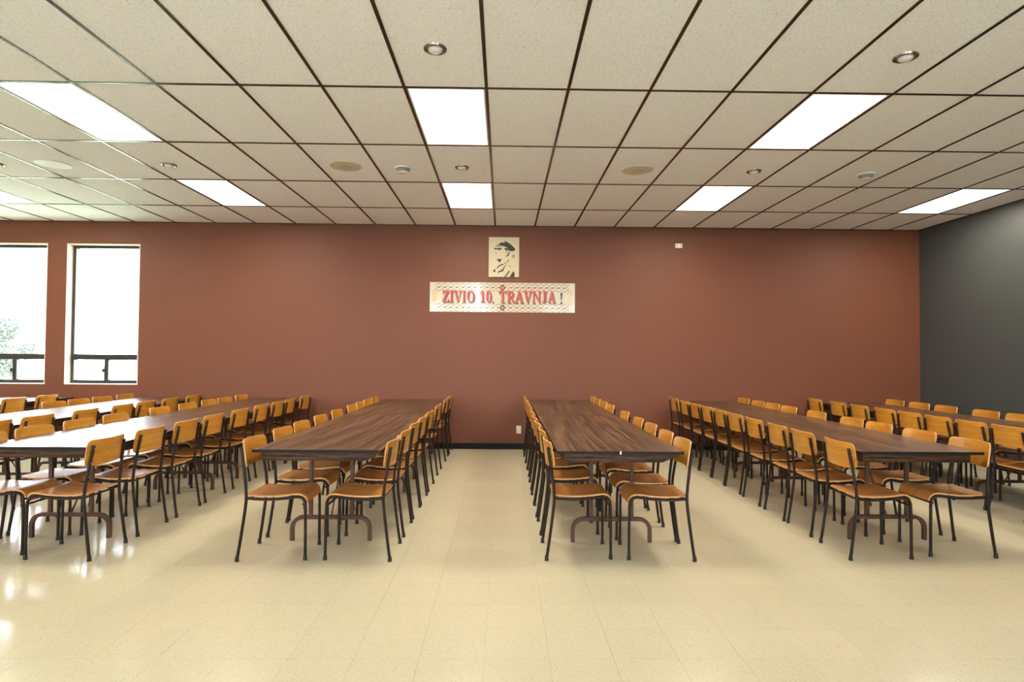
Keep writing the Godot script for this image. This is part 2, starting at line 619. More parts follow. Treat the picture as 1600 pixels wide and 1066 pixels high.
# ------------------------------------------------------------------ chair
func chair_meshes() -> Dictionary:
	var d := {}
	for s in [-1, 1]:
		# front leg bending over into the seat rail
		var rail := [[0.055, 0.431], [0.10, 0.425], [0.17, 0.421], [0.25, 0.422], [0.32, 0.428], [0.375, 0.436], [0.405, 0.437], [0.428, 0.430], [0.443, 0.415], [0.451, 0.392], [0.453, 0.36], [0.455, 0.20], [0.456, 0.012]]
		var pts := []
		for q in rail:
			var f := clampf((q[0] - 0.055) / 0.4, 0.0, 1.0)
			pts.append(Vector3(q[0], q[1], s * lerpf(0.178, 0.168, f)))
		d["front%d" % s] = tube_mesh(pts, 0.0105, 9)
		var up := [[0.0, 0.012, 0.197], [0.016, 0.12, 0.194], [0.032, 0.24, 0.191], [0.046, 0.35, 0.189], [0.0515, 0.41, 0.188], [0.0515, 0.45, 0.1875], [0.046, 0.52, 0.185], [0.032, 0.62, 0.178], [0.016, 0.72, 0.171], [0.006, 0.785, 0.166]]
		pts = []
		for q in up:
			pts.append(Vector3(q[0], q[1], s * q[2]))
		d["rear%d" % s] = tube_mesh(pts, 0.0108, 9)
		var st := new_st()
		for q in [[0.0265, 0.665, 0.175], [0.0095, 0.765, 0.168]]:
			tube(st, PackedVector3Array([Vector3(q[0] - 0.009, q[1], s * q[2]), Vector3(q[0] - 0.0135, q[1] - 0.001, s * q[2])]), PackedFloat32Array([0.0045, 0.003]), 6)
		d["rivet%d" % s] = done(st)
	d.cap_front = lathe([Vector2(0.0, 0.0), Vector2(0.0145, 0.0), Vector2(0.0142, 0.012), Vector2(0.0118, 0.034), Vector2(0.0104, 0.036)].map(func(v): return v), 9)
	d.stretcher = tube_mesh([Vector3(0.437, 0.385, -0.166), Vector3(0.437, 0.385, 0.166)], 0.008, 8)
	d.crossbar = tube_mesh([Vector3(0.066, 0.424, -0.178), Vector3(0.066, 0.424, 0.178)], 0.008, 8)
	# seat: dished ply with a rolled front edge
	var prof := [[0.052, 0.4445], [0.085, 0.4395], [0.13, 0.4355], [0.19, 0.4335], [0.25, 0.4345], [0.31, 0.4395], [0.36, 0.4465], [0.395, 0.4500], [0.420, 0.4475], [0.440, 0.4385], [0.4545, 0.4235], [0.4630, 0.4040], [0.4665, 0.3860]]
	var grid := []; var nrm := []; var uvs := []
	for i in prof.size():
		var p0: Array = prof[maxi(i - 1, 0)]
		var p1: Array = prof[mini(i + 1, prof.size() - 1)]
		var t := Vector3(p1[0] - p0[0], p1[1] - p0[1], 0).normalized()
		var n := Vector3(-t.y, t.x, 0)
		var hw := 0.182
		if i == 0: hw = 0.150
		elif i == 1: hw = 0.178
		elif i >= prof.size() - 5: hw = lerpf(0.180, 0.148, (i - prof.size() + 5) / 4.0)
		var row := PackedVector3Array(); var nr := PackedVector3Array(); var ur := PackedVector2Array()
		for j in 9:
			var z := (1.0 - 2.0 * j / 8.0) * -hw
			row.append(Vector3(prof[i][0], prof[i][1] + 0.010 + 0.004 * pow(z / 0.18, 2), z))
			nr.append(n)
			ur.append(Vector2(prof[i][0], z + 0.3))
		grid.append(row); nrm.append(nr); uvs.append(ur)
	# order so that the front face looks up
	grid.reverse(); nrm.reverse(); uvs.reverse()
	for i in grid.size():
		grid[i].reverse(); nrm[i].reverse(); uvs[i].reverse()
	for i in grid.size():
		grid[i].reverse(); nrm[i].reverse(); uvs[i].reverse()
	d.seat = sheet(grid, nrm, uvs, 0.011, M.seat, M.ply_edge)
	# backrests (three tones of veneer)
	d.backs = []
	for k in 3:
		grid = []; nrm = []; uvs = []
		var h0 := 0.642; var h1 := 0.826; var r := 0.036
		var hs := [0.0, 0.012, 0.04, 0.10, 0.26, 0.5, 0.74, 0.90, 0.96, 0.988, 1.0]
		for q in hs:
			var h: float = lerpf(h0, h1, q)
			var e: float = minf(h - h0, h1 - h)
			var hw := 0.196
			if e < r:
				hw -= r - sqrt(maxf(0.0, r * r - (r - e) * (r - e)))
			var xl := lerpf(0.0515, 0.006, (h - 0.45) / 0.335)
			var row := PackedVector3Array(); var nr := PackedVector3Array(); var ur := PackedVector2Array()
			for j in 13:
				var z := (1.0 - 2.0 * j / 12.0) * hw
				var x := xl + 0.0225 + 0.030 * (pow(z / 0.168, 2) - 1.0)
				row.append(Vector3(x, h, z))
				var sl := 2.0 * 0.030 * z / (0.168 * 0.168)
				nr.append(Vector3(1.0, 0.13, -sl).normalized())
				ur.append(Vector2(z + 0.3 + 0.13 * k, h))
			grid.append(row); nrm.append(nr); uvs.append(ur)
		# faces look forward (+x)
		for i in grid.size():
			grid[i].reverse(); nrm[i].reverse(); uvs[i].reverse()
		grid.reverse(); nrm.reverse(); uvs.reverse()
		for i in grid.size():
			grid[i].reverse(); nrm[i].reverse(); uvs[i].reverse()
		d.backs.append(sheet(grid, nrm, uvs, 0.0105, M.plys[k], M.ply_edge))
	return d

func make_chair(cm: Dictionary, tone: int) -> Node3D:
	var t := Node3D.new()
	for s in [-1, 1]:
		var a := part("front_leg", cm["front%d" % s], M.tube, t)
		part("rubber_foot", cm.cap_front, M.rubber, a, Vector3(0.456, 0, s * 0.168))
		var b := part("rear_leg", cm["rear%d" % s], M.tube, t)
		part("rubber_foot", cm.cap_front, M.rubber, b, Vector3(0.0, 0, s * 0.197))
		part("rivets", cm["rivet%d" % s], M.rivet, b)
	part("stretcher", cm.stretcher, M.tube, t)
	part("crossbar", cm.crossbar, M.tube, t)
	part("seat", cm.seat, null, t)
	part("backrest", cm.backs[tone], null, t)
	return t

const ORD := ["first", "second", "third", "fourth", "fifth", "sixth", "seventh", "eighth", "ninth", "tenth", "eleventh"]

# ------------------------------------------------------------------ tables
func foot_arch() -> ArrayMesh:
	var st := new_st()
	var pts := PackedVector3Array()
	var hw := 0.297
	var r := 0.085
	var top := 0.178
	pts.append(Vector3(-hw, 0.0, 0))
	pts.append(Vector3(-hw, top - r, 0))
	for k in range(1, 7):
		var a := PI - k * PI / 12.0
		pts.append(Vector3(-hw + r + cos(a) * r, top - r + sin(a) * r, 0))
	for k in range(6, 0, -1):
		var a := k * PI / 12.0
		pts.append(Vector3(hw - r + cos(a) * r, top - r + sin(a) * r, 0))
	pts.append(Vector3(hw, top - r, 0))
	pts.append(Vector3(hw, 0.0, 0))
	# rectangular section 30 x 26
	var a2 := 0.0145
	var b2 := 0.013
	var rings := []
	for i in pts.size():
		var t: Vector3
		if i == 0: t = pts[1] - pts[0]
		elif i == pts.size() - 1: t = pts[i] - pts[i - 1]
		else: t = (pts[i + 1] - pts[i]).normalized() + (pts[i] - pts[i - 1]).normalized()
		t = t.normalized()
		var n := Vector3(-t.y, t.x, 0)
		rings.append([pts[i] + n * a2 + Vector3(0, 0, b2), pts[i] + n * a2 - Vector3(0, 0, b2), pts[i] - n * a2 - Vector3(0, 0, b2), pts[i] - n * a2 + Vector3(0, 0, b2)])
	for i in pts.size() - 1:
		for k in 4:
			st.set_smooth_group(k)
			var l := (k + 1) % 4
			quad(st, rings[i][k], rings[i + 1][k], rings[i + 1][l], rings[i][l])
	st.set_smooth_group(FLAT)
	quad(st, rings[0][0], rings[0][1], rings[0][2], rings[0][3])
	var e: Array = rings[pts.size() - 1]
	quad(st, e[3], e[2], e[1], e[0])
	return done(st)

# prism: polygon in the xy plane (counter-clockwise seen from +z), from z0 to z1
func prism(poly: Array, z0: float, z1: float) -> ArrayMesh:
	var st := new_st()
	st.set_smooth_group(FLAT)
	var n := poly.size()
	for k in range(1, n - 1):
		for s in 2:
			var z := z1 if s == 1 else z0
			var a := Vector3(poly[0].x, poly[0].y, z)
			var b := Vector3(poly[k].x, poly[k].y, z)
			var c := Vector3(poly[k + 1].x, poly[k + 1].y, z)
			if s == 1: tri(st, a, b, c, poly[0], poly[k], poly[k + 1])
			else: tri(st, a, c, b, poly[0], poly[k + 1], poly[k])
	for k in n:
		var p: Vector2 = poly[k]
		var q: Vector2 = poly[(k + 1) % n]
		quad(st, Vector3(p.x, p.y, z0), Vector3(q.x, q.y, z0), Vector3(q.x, q.y, z1), Vector3(p.x, p.y, z1))
	return done(st)

const TOP_H := 0.755

func build_table(label: String, cx: float, d0: float, d1: float, width: float, legs: Array, cut_corner := false, arch: ArrayMesh = null) -> Node3D:
	var mid := (d0 + d1) / 2
	var t := thing("folding_table", label, "table", Vector3(cx, 0, -mid), 0.0, "folding tables in rows across the hall")
	var hl := (d1 - d0) / 2
	var hw := width / 2
	var shift := rng.randf() * 3.0
	var st := new_st()
	box(st, Vector3(-hw + 0.003, TOP_H - 0.019, -hl + 0.003), Vector3(hw - 0.003, TOP_H, hl - 0.003), 0.001)
	var top := done(st)
	# shift the grain so that no two tops match
	var arr := top.surface_get_arrays(0)
	var uv: PackedVector2Array = arr[Mesh.ARRAY_TEX_UV]
	for k in uv.size():
		uv[k] += Vector2(shift, shift * 0.37)
	arr[Mesh.ARRAY_TEX_UV] = uv
	var tm := ArrayMesh.new()
	tm.add_surface_from_arrays(Mesh.PRIMITIVE_TRIANGLES, arr)
	part("tabletop", tm, M.laminate, t)
	st = new_st()
	var y0 := TOP_H - 0.021
	var y1 := TOP_H - 0.0008
	box(st, Vector3(-hw, y0, -hl), Vector3(-hw + 0.003, y1, hl))
	box(st, Vector3(hw - 0.003, y0, -hl), Vector3(hw, y1, hl))
	box(st, Vector3(-hw, y0, -hl), Vector3(hw, y1, -hl + 0.003))
	box(st, Vector3(-hw, y0, hl - 0.003), Vector3(hw, y1, hl))
	part("edge_band", done(st), M.edge_band, t)
	var ins := 0.055
	var ah := TOP_H - 0.019
	var al := 0.668
	if cut_corner:
		part("apron", prism([Vector2(-hw + ins, al), Vector2(hw - ins - 0.085, al), Vector2(hw - ins + 0.01, al + 0.042), Vector2(hw - ins + 0.01, ah), Vector2(-hw + ins, ah)], hl - ins - 0.018, hl - ins), M.apron, t)
	else:
		part("apron", box_mesh(Vector3(-hw + ins, al, hl - ins - 0.018), Vector3(hw - ins, ah, hl - ins), 0.002), M.apron, t)
	part("apron", box_mesh(Vector3(-hw + ins, al, -hl + ins), Vector3(hw - ins, ah, -hl + ins + 0.018), 0.002), M.apron, t)
	for s in [-1.0, 1.0]:
		var xa: float = s * (hw - ins - 0.009)
		var lo_y := al + (0.042 if cut_corner and s > 0 else 0.0)
		part("apron", box_mesh(Vector3(xa - 0.009, lo_y, -hl + ins + 0.018), Vector3(xa + 0.009, ah, hl - ins - 0.018), 0.002), M.apron, t)
	for q in legs:
		var lf := Node3D.new()
		lf.name = "leg_frame"
		t.add_child(lf, true)
		lf.position = Vector3(0, 0, mid - q)
		part("foot_arch", arch, M.leg_brown, lf)
		for s in [-1.0, 1.0]:
			part("post", box_mesh(Vector3(s * 0.157 - 0.014, 0.1915, -0.013), Vector3(s * 0.157 + 0.014, ah - 0.02, 0.013), 0.003), M.leg_brown, lf)
		part("top_rail", box_mesh(Vector3(-0.28, ah - 0.02, -0.015), Vector3(0.28, ah, 0.015), 0.002), M.leg_brown, lf)
		var sgn := 1.0 if q > mid else -1.0
		part("brace", tube_mesh([Vector3(0.0, 0.185, 0.0), Vector3(0.0, ah - 0.01, sgn * 0.40)], 0.006, 6), M.leg_brown, lf)
	return t

# leg frame depth: as near as possible to the wanted depth, clear of the chairs on both sides
func leg_spot(want: float, lo: float, hi: float, chairs: Array) -> float:
	var best := want
	var score := -1e9
	var d := lo
	while d <= hi:
		var clear := 1.0
		for n in chairs:
			var a: float = n
			var gap := maxf(a - d, d - (a + 0.39))
			clear = minf(clear, gap)
		var s := minf(clear, 0.03) * 30.0 - absf(d - want)
		if s > score:
			score = s
			best = d
		d += 0.01
	return best

func build_rows() -> void:
	var cm := chair_meshes()
	var protos := [make_chair(cm, 0), make_chair(cm, 1), make_chair(cm, 2)]
	var arch := foot_arch()
	# per row: centre x, width, front depth, joint depth, chairs' rear-foot x and near depths on the window side and on the grey-wall side
	var rows := [
		{"c": 5.15, "w": 0.915, "f": 4.30, "j": 6.70, "xw": 4.58, "xg": 5.72, "win": [4.68, 5.17, 5.60, 6.055, 6.485, 6.93, 7.44, 7.93, 8.54], "grey": [6.27, 6.74, 7.37, 7.86, 8.37]},
		{"c": 3.05, "w": 0.915, "f": 4.295, "j": 6.66, "xw": 2.475, "xg": 3.561, "win": [4.21, 4.75, 5.20, 5.70, 6.19, 6.625, 7.06, 7.50, 7.95, 8.47], "grey": [4.27, 4.81, 5.35, 5.785, 6.47, 7.12, 7.57, 8.01, 8.50]},
		{"c": 0.841, "w": 0.908, "f": 4.24, "j": 6.72, "xw": 0.31, "xg": 1.352, "win": [4.19, 4.77, 5.30, 5.74, 6.34, 7.03, 7.52, 8.02, 8.55], "grey": [4.18, 4.62, 5.14, 5.62, 6.28, 7.15, 7.62, 8.12, 8.60]},
		{"c": -1.316, "w": 0.915, "f": 4.24, "j": 6.72, "xw": -1.827, "xg": -0.775, "win": [4.15, 4.70, 5.16, 5.70, 6.28, 6.90, 7.325, 7.75, 8.175], "grey": [4.16, 4.71, 5.22, 5.69, 6.24, 7.09, 8.02, 8.59]},
		{"c": -3.338, "w": 0.900, "f": 4.30, "j": 6.72, "xw": -3.838, "xg": -2.837, "win": [4.24, 4.71, 5.22, 5.72, 6.47, 7.05, 7.57, 8.00, 8.52], "grey": [4.15, 4.70, 5.24, 5.75, 6.33, 6.90, 7.40, 7.84, 8.44]},
		{"c": -4.965, "w": 0.910, "f": 4.30, "j": 6.72, "xw": -5.50, "xg": -4.43, "win": [7.13, 7.56, 8.00, 8.50], "grey": [5.08, 5.58, 6.23, 6.85, 7.30, 7.84, 8.43]},
		{"c": -6.885, "w": 0.910, "f": 4.30, "j": 6.72, "xw": -7.40, "xg": -6.35, "win": [8.35], "grey": [7.10, 7.66, 8.22]},
	]
	var far_end := 9.0
	for r in rows.size():
		var w: Dictionary = rows[r]
		var row_name := "%s table row from grey wall" % ORD[r]
		var all: Array = w.win + w.grey
		var l1 := leg_spot(w.f + 0.38, w.f + 0.22, w.f + 0.62, all)
		var l2 := leg_spot(w.j - 0.35, w.j - 0.65, w.j - 0.1, all)
		var l3 := leg_spot(w.j + 0.33, w.j + 0.08, w.j + 0.65, all)
		var l4 := leg_spot(far_end - 0.38, far_end - 0.8, far_end - 0.15, all)
		var near := build_table("brown woodgrain folding table at the open-floor end of %s" % row_name, w.c, w.f, w.j - 0.003, w.w, [l1, l2], r == 2 or r == 3, arch)
		build_table("brown woodgrain folding table end-on to terracotta wall in %s" % row_name, w.c, w.j + 0.003, far_end, w.w, [l3, l4], false, arch)
		if r == 2:
			var hl: float = (w.j - 0.003 - w.f) / 2
			var clip := part("edge_clip", box_mesh(Vector3(-0.005, TOP_H - 0.022, hl), Vector3(0.005, TOP_H + 0.002, hl + 0.002), 0.0005), M.wall_white, near)
			clip.set_meta("label", "small white clip on the table edge")
		for side in ["win", "grey"]:
			var list: Array = w[side]
			for k in list.size():
				var o: Node3D = protos[rng.randi_range(0, 2)].duplicate()
				o.name = numbered("plywood_chair")
				add_child(o, true)
				var turn := rng.randf_range(-0.017, 0.017)
				var cz: float = -(list[k] + 0.195)
				if side == "win":
					o.position = Vector3(w.xw + rng.randf_range(-0.006, 0.002), 0, cz)
					o.rotation.y = turn
				else:
					o.position = Vector3(w.xg + rng.randf_range(-0.002, 0.006), 0, cz)
					o.rotation.y = PI + turn
				var nth: String = ORD[list.size() - 1 - k]
				o.set_meta("label", "orange plywood chair, %s from terracotta wall, %s side of %s" % [nth, "window" if side == "win" else "grey-wall", row_name.replace(" from grey wall", " from grey wall")])
				o.set_meta("category", "chair")
				o.set_meta("group", "plywood chairs along the table rows")
	for p in protos:
		p.free()

# ------------------------------------------------------------------ ceiling fittings
func build_ceiling_fittings() -> void:
	var frame := new_st()
	var hx := TW / 2 - 0.014
	var hz := TL / 2 - 0.014
	for q in [[-hx, -hx + 0.012, -hz, hz], [hx - 0.012, hx, -hz, hz], [-hx + 0.012, hx - 0.012, -hz, -hz + 0.012], [-hx + 0.012, hx - 0.012, hz - 0.012, hz]]:
		box(frame, Vector3(q[0], 0.001, q[2]), Vector3(q[1], 0.02, q[3]))
	var frame_mesh := done(frame)
	var house := box_mesh(Vector3(-hx, 0.021, -hz), Vector3(hx, 0.11, hz))
	var lens := box_mesh(Vector3(-hx + 0.012, 0.004, -hz + 0.012), Vector3(hx - 0.012, 0.010, hz - 0.012))
	var cols := [9, 4, -1, -6, -11]
	var rws := [2, 0]
	for b in rws.size():
		for a in cols.size():
			var x: float = GX + (cols[a] + 0.5) * TW
			var d: float = GD + (rws[b] + 0.5) * TL
			var o := thing("ceiling_light", "lit white ceiling panel, %s lamp row from terracotta wall, %s column from grey wall" % [ORD[b], ORD[a]], "ceiling light", Vector3(x, CEIL_H, -d), 0.0, "square-set light panels in the ceiling")
			part("housing", house, M.white_metal, o)
			part("frame", frame_mesh, M.white_metal, o)
			part("diffuser", lens, M.diffuser, o)
			var l := AreaLight3D.new()
			l.name = "panel_glow"
			l.area_size = Vector2(2 * hx - 0.03, 2 * hz - 0.03)
			l.area_normalize_energy = true
			l.light_energy = LAMP_ENERGY
			l.light_color = LAMP_COLOR
			l.area_range = 30.0
			l.area_attenuation = 2.0
			l.shadow_enabled = true
			l.rotation.x = -PI / 2
			l.position = Vector3(0, -0.006, 0)
			o.add_child(l)
	# recessed spot lamps, unlit
	var trim := lathe([Vector2(0.048, 0.0), Vector2(0.052, -0.010), Vector2(0.062, -0.013), Vector2(0.074, -0.008), Vector2(0.077, 0.002)], 28)
	var can := lathe([Vector2(0.0, 0.05), Vector2(0.05, 0.05), Vector2(0.048, 0.0)], 28)
	var bulb := lathe([Vector2(0.044, 0.03), Vector2(0.047, -0.004), Vector2(0.044, -0.014), Vector2(0.034, -0.022), Vector2(0.018, -0.027), Vector2(0.0, -0.028)], 28)
	var spots := [
		[-0.459, 3.813, "unlit round downlight in the ceiling tile before the central light panel over open floor"],
		[2.631, 3.829, "unlit round downlight over open floor on the grey-wall side of the hall"],
		[-3.555, 6.287, "unlit round downlight above the fifth table row from grey wall"],
		[-0.456, 6.252, "unlit round downlight between the two central light panels"],
		[2.658, 6.262, "unlit round downlight above the second table row from grey wall"],
		[-5.40, 6.34, "unlit round downlight beside the pale speaker grille, farthest of them from grey wall"],
	]
	for q in spots:
		var o := thing("downlight", q[2], "downlight", Vector3(q[0], CEIL_H + 0.004, -q[1]), 0.0, "unlit round downlights")
		part("trim_ring", trim, M.chrome, o)
		part("can", can, M.white_metal, o)
		part("bulb", bulb, M.lamp_face, o)
	var rim := lathe([Vector2(0.15, -0.006), Vector2(0.158, -0.009), Vector2(0.168, -0.004), Vector2(0.170, 0.0)], 36)
	var grille := lathe([Vector2(0.0, -0.013), Vector2(0.07, -0.012), Vector2(0.12, -0.009), Vector2(0.15, -0.006)], 36)
	var core := lathe([Vector2(0.0, -0.017), Vector2(0.05, -0.016), Vector2(0.075, -0.0115)], 28)
	for q in [[-1.686, 6.257, "round beige speaker grille in ceiling above fourth table row from grey wall"], [1.411, 6.267, "round beige speaker grille in ceiling above third table row from grey wall"], [-4.787, 6.313, "round pale speaker grille in ceiling above sixth table row from grey wall"]]:
		var o := thing("ceiling_speaker", q[2], "speaker", Vector3(q[0], CEIL_H + 0.004, -q[1]), 0.0, "round ceiling speakers")
		part("rim", rim, M.speaker if q[0] > -3 else M.detector, o)
		part("grille", grille, M.speaker if q[0] > -3 else M.detector, o)
		part("centre_cap", core, M.speaker_core if q[0] > -3 else M.detector, o)
	var base := lathe([Vector2(0.0, -0.012), Vector2(0.086, -0.012), Vector2(0.092, -0.004), Vector2(0.092, 0.0)], 28)
	var body := lathe([Vector2(0.0, -0.062), Vector2(0.045, -0.062), Vector2(0.058, -0.056), Vector2(0.062, -0.048)], 28)
	var chamber := lathe([Vector2(0.060, -0.050), Vector2(0.064, -0.03), Vector2(0.072, -0.011)], 28)
	for q in [[-1.086, 6.298, "white smoke detector in ceiling beside a beige speaker grille"], [3.904, 6.325, "white smoke detector in ceiling toward the grey wall"]]:
		var o := thing("smoke_detector", q[2], "smoke detector", Vector3(q[0], CEIL_H + 0.004, -q[1]), 0.0, "smoke detectors")
		part("base", base, M.detector, o)
		part("chamber", chamber, M.detector_dark, o)
		part("cap", body, M.detector, o)

# ------------------------------------------------------------------ things on the wall
func picture_texture() -> ImageTexture:
	var w := 272
	var h := 360
	var im := Image.create(w, h, false, Image.FORMAT_RGB8)
	im.fill(Color(0.74, 0.69, 0.575))
	var dark := Color(0.09, 0.075, 0.065)
	var shapes := [
		[dark, [265, 235, 330, 195, 375, 190, 412, 208, 402, 158, 450, 175, 520, 215, 590, 270, 655, 345, 635, 375, 580, 390, 520, 385, 500, 345, 450, 300, 380, 275, 300, 255]],
		[dark, [165, 325, 200, 318, 350, 325, 345, 345, 290, 370, 230, 345, 185, 355]],
		[dark, [400, 320, 470, 320, 520, 370, 440, 372, 405, 340]],
		[dark, [505, 390, 520, 400, 515, 470, 480, 510, 430, 510, 470, 480, 495, 440]],
		[dark, [195, 435, 230, 432, 228, 447, 205, 447]],
		[dark, [445, 405, 468, 400, 470, 425, 455, 432]],
		[dark, [220, 580, 345, 562, 330, 610, 305, 655, 270, 615]],
		[dark, [230, 780, 280, 715, 330, 690, 390, 680, 385, 705, 330, 715, 275, 755, 235, 795]],
		[dark, [440, 700, 460, 700, 415, 760, 375, 850, 290, 870, 265, 925, 270, 850, 350, 815]],
		[dark, [150, 840, 205, 790, 205, 865, 165, 862]],
		[dark, [475, 590, 500, 590, 520, 625, 490, 615]],
		[dark, [405, 975, 510, 835, 540, 845, 440, 975]],
		[dark, [530, 975, 575, 890, 620, 845, 640, 890, 638, 975]],
		[Color(0.55, 0.50, 0.43), [390, 660, 480, 618, 500, 640, 410, 688]],
		[Color(0.52, 0.46, 0.40), [215, 285, 240, 235, 300, 265, 380, 290, 300, 298]],
		[dark, [495, 705, 520, 718, 575, 768, 520, 735]],
	]
	for s in shapes:
		var poly := PackedVector2Array()
		var a: Array = s[1]
		for k in a.size() / 2:
			poly.append(Vector2((a[2 * k] - 57.0) / 681.0 * w, (a[2 * k + 1] - 75.0) / 900.0 * h))
		var r := Rect2(poly[0], Vector2.ZERO)
		for p in poly:
			r = r.expand(p)
		for y in range(maxi(0, int(r.position.y)), mini(h, int(r.end.y) + 1)):
			for x in range(maxi(0, int(r.position.x)), mini(w, int(r.end.x) + 1)):
				if Geometry2D.is_point_in_polygon(Vector2(x + 0.5, y + 0.5), poly):
					im.set_pixel(x, y, s[0])
	for y in h:
		for x in w:
			var q := Vector2((x - (612.0 - 57.0) / 681.0 * w) / 14.0, (y - (505.0 - 75.0) / 900.0 * h) / 19.0)
			if q.length() < 1.0:
				im.set_pixel(x, y, Color(0.66, 0.42, 0.32) if (x / 4 + y / 4) % 2 == 0 else Color(0.72, 0.52, 0.40))
	im.generate_mipmaps()
	return ImageTexture.create_from_image(im)

func banner_texture() -> ImageTexture:
	var w := 1360
	var h := 276
	var im := Image.create(w, h, false, Image.FORMAT_RGB8)
	var paper := Color(0.73, 0.70, 0.60)
	im.fill(paper)
	var line := Color(0.32, 0.32, 0.35)
	var pink := Color(0.70, 0.46, 0.41)
	var strand := Color(0.76, 0.70, 0.60)
	var per := 0.0825 * w     # one full wave of a strand
	for band in 2:
		var cy: float = h * (0.165 if band == 0 else 0.85)
		var amp := h * 0.072
		for x in range(int(w * 0.04), int(w * 0.96)):
			var ph := TAU * x / per + (0.0 if x < w / 2 else PI)
			for y in range(int(cy - amp * 2.2), int(cy + amp * 2.2)):
				var a := absf(y - (cy + sin(ph) * amp))
				var b := absf(y - (cy - sin(ph) * amp))
				var half := h * 0.044
				var over_a := cos(ph) > 0.0
				var col := paper
				var hit := false
				if not over_a:
					if a < half + 5.0:
						col = strand if a < half else line
						hit = true
					elif b < half + 5.0:
						col = strand if b < half else line
						hit = true
				else:
					if b < half + 5.0:
						col = strand if b < half else line
						hit = true
					elif a < half + 5.0:
						col = strand if a < half else line
						hit = true
				if not hit and absf(y - cy) < amp * 0.6:
					col = pink
					hit = true
				if hit:
					im.set_pixel(x, y, col)
	# knotted ends and the small ornaments
	for side in 2:
		var cx: float = w * (0.032 if side == 0 else 0.966)
		for y in range(int(h * 0.24), int(h * 0.78)):
			for x in range(int(cx - 26), int(cx + 26)):
				var v := (y - h * 0.5) / (h * 0.27)
				var s1 := absf(x - (cx + sin(v * PI) * 15.0))
				var s2 := absf(x - (cx - sin(v * PI) * 15.0))
				if minf(s1, s2) < 7.0:
					im.set_pixel(x, y, strand if minf(s1, s2) < 5.0 else line)
				var q := Vector2((x - cx) / 24.0, (y - h * 0.5) / 36.0)
				if q.length() < 1.0:
					im.set_pixel(x, y, Color(0.88, 0.68, 0.46) if (x / 7 + y / 7) % 2 == 0 else Color(0.84, 0.60, 0.42))
	for band in 2:
		var c := Vector2(w * 0.5, h * (0.165 if band == 0 else 0.85))
		for y in range(int(c.y - 34), mini(h, int(c.y + 34))):
			for x in range(int(c.x - 28), int(c.x + 28)):
				var q := Vector2(x - c.x, y - c.y)
				if Vector2(q.x / 22.0, q.y / 27.0).length() < 1.0:
					im.set_pixel(x, y, Color(0.27, 0.23, 0.22))
				if absf(q.x) < 13.0 - maxf(q.y - 2.0, 0.0) * 0.7 and q.y > -12.0 and q.y < 17.0:
					im.set_pixel(x, y, Color(0.80, 0.46, 0.42))
	im.generate_mipmaps()
	return ImageTexture.create_from_image(im)

func text_part(word: String, x0: float, x1: float, y0: float, y1: float, z: float, m: Material, parent: Node3D) -> void:
	var f := SystemFont.new()
	f.font_names = PackedStringArray(["Droid Serif"])
	f.font_weight = 700
	var tm := TextMesh.new()
	tm.text = word
	tm.font = f
	tm.font_size = 64
	tm.pixel_size = 0.01
	tm.depth = 0.02
	tm.curve_step = 1.0
	tm.horizontal_alignment = HORIZONTAL_ALIGNMENT_LEFT
	var bb := tm.get_aabb()
	var sx := (x1 - x0) / bb.size.x
	var sy := (y1 - y0) / bb.size.y
	var o := part("lettering", tm, m, parent)
	o.scale = Vector3(sx, sy, 0.05)
	o.position = Vector3(x0 - bb.position.x * sx, y0 - bb.position.y * sy, z)

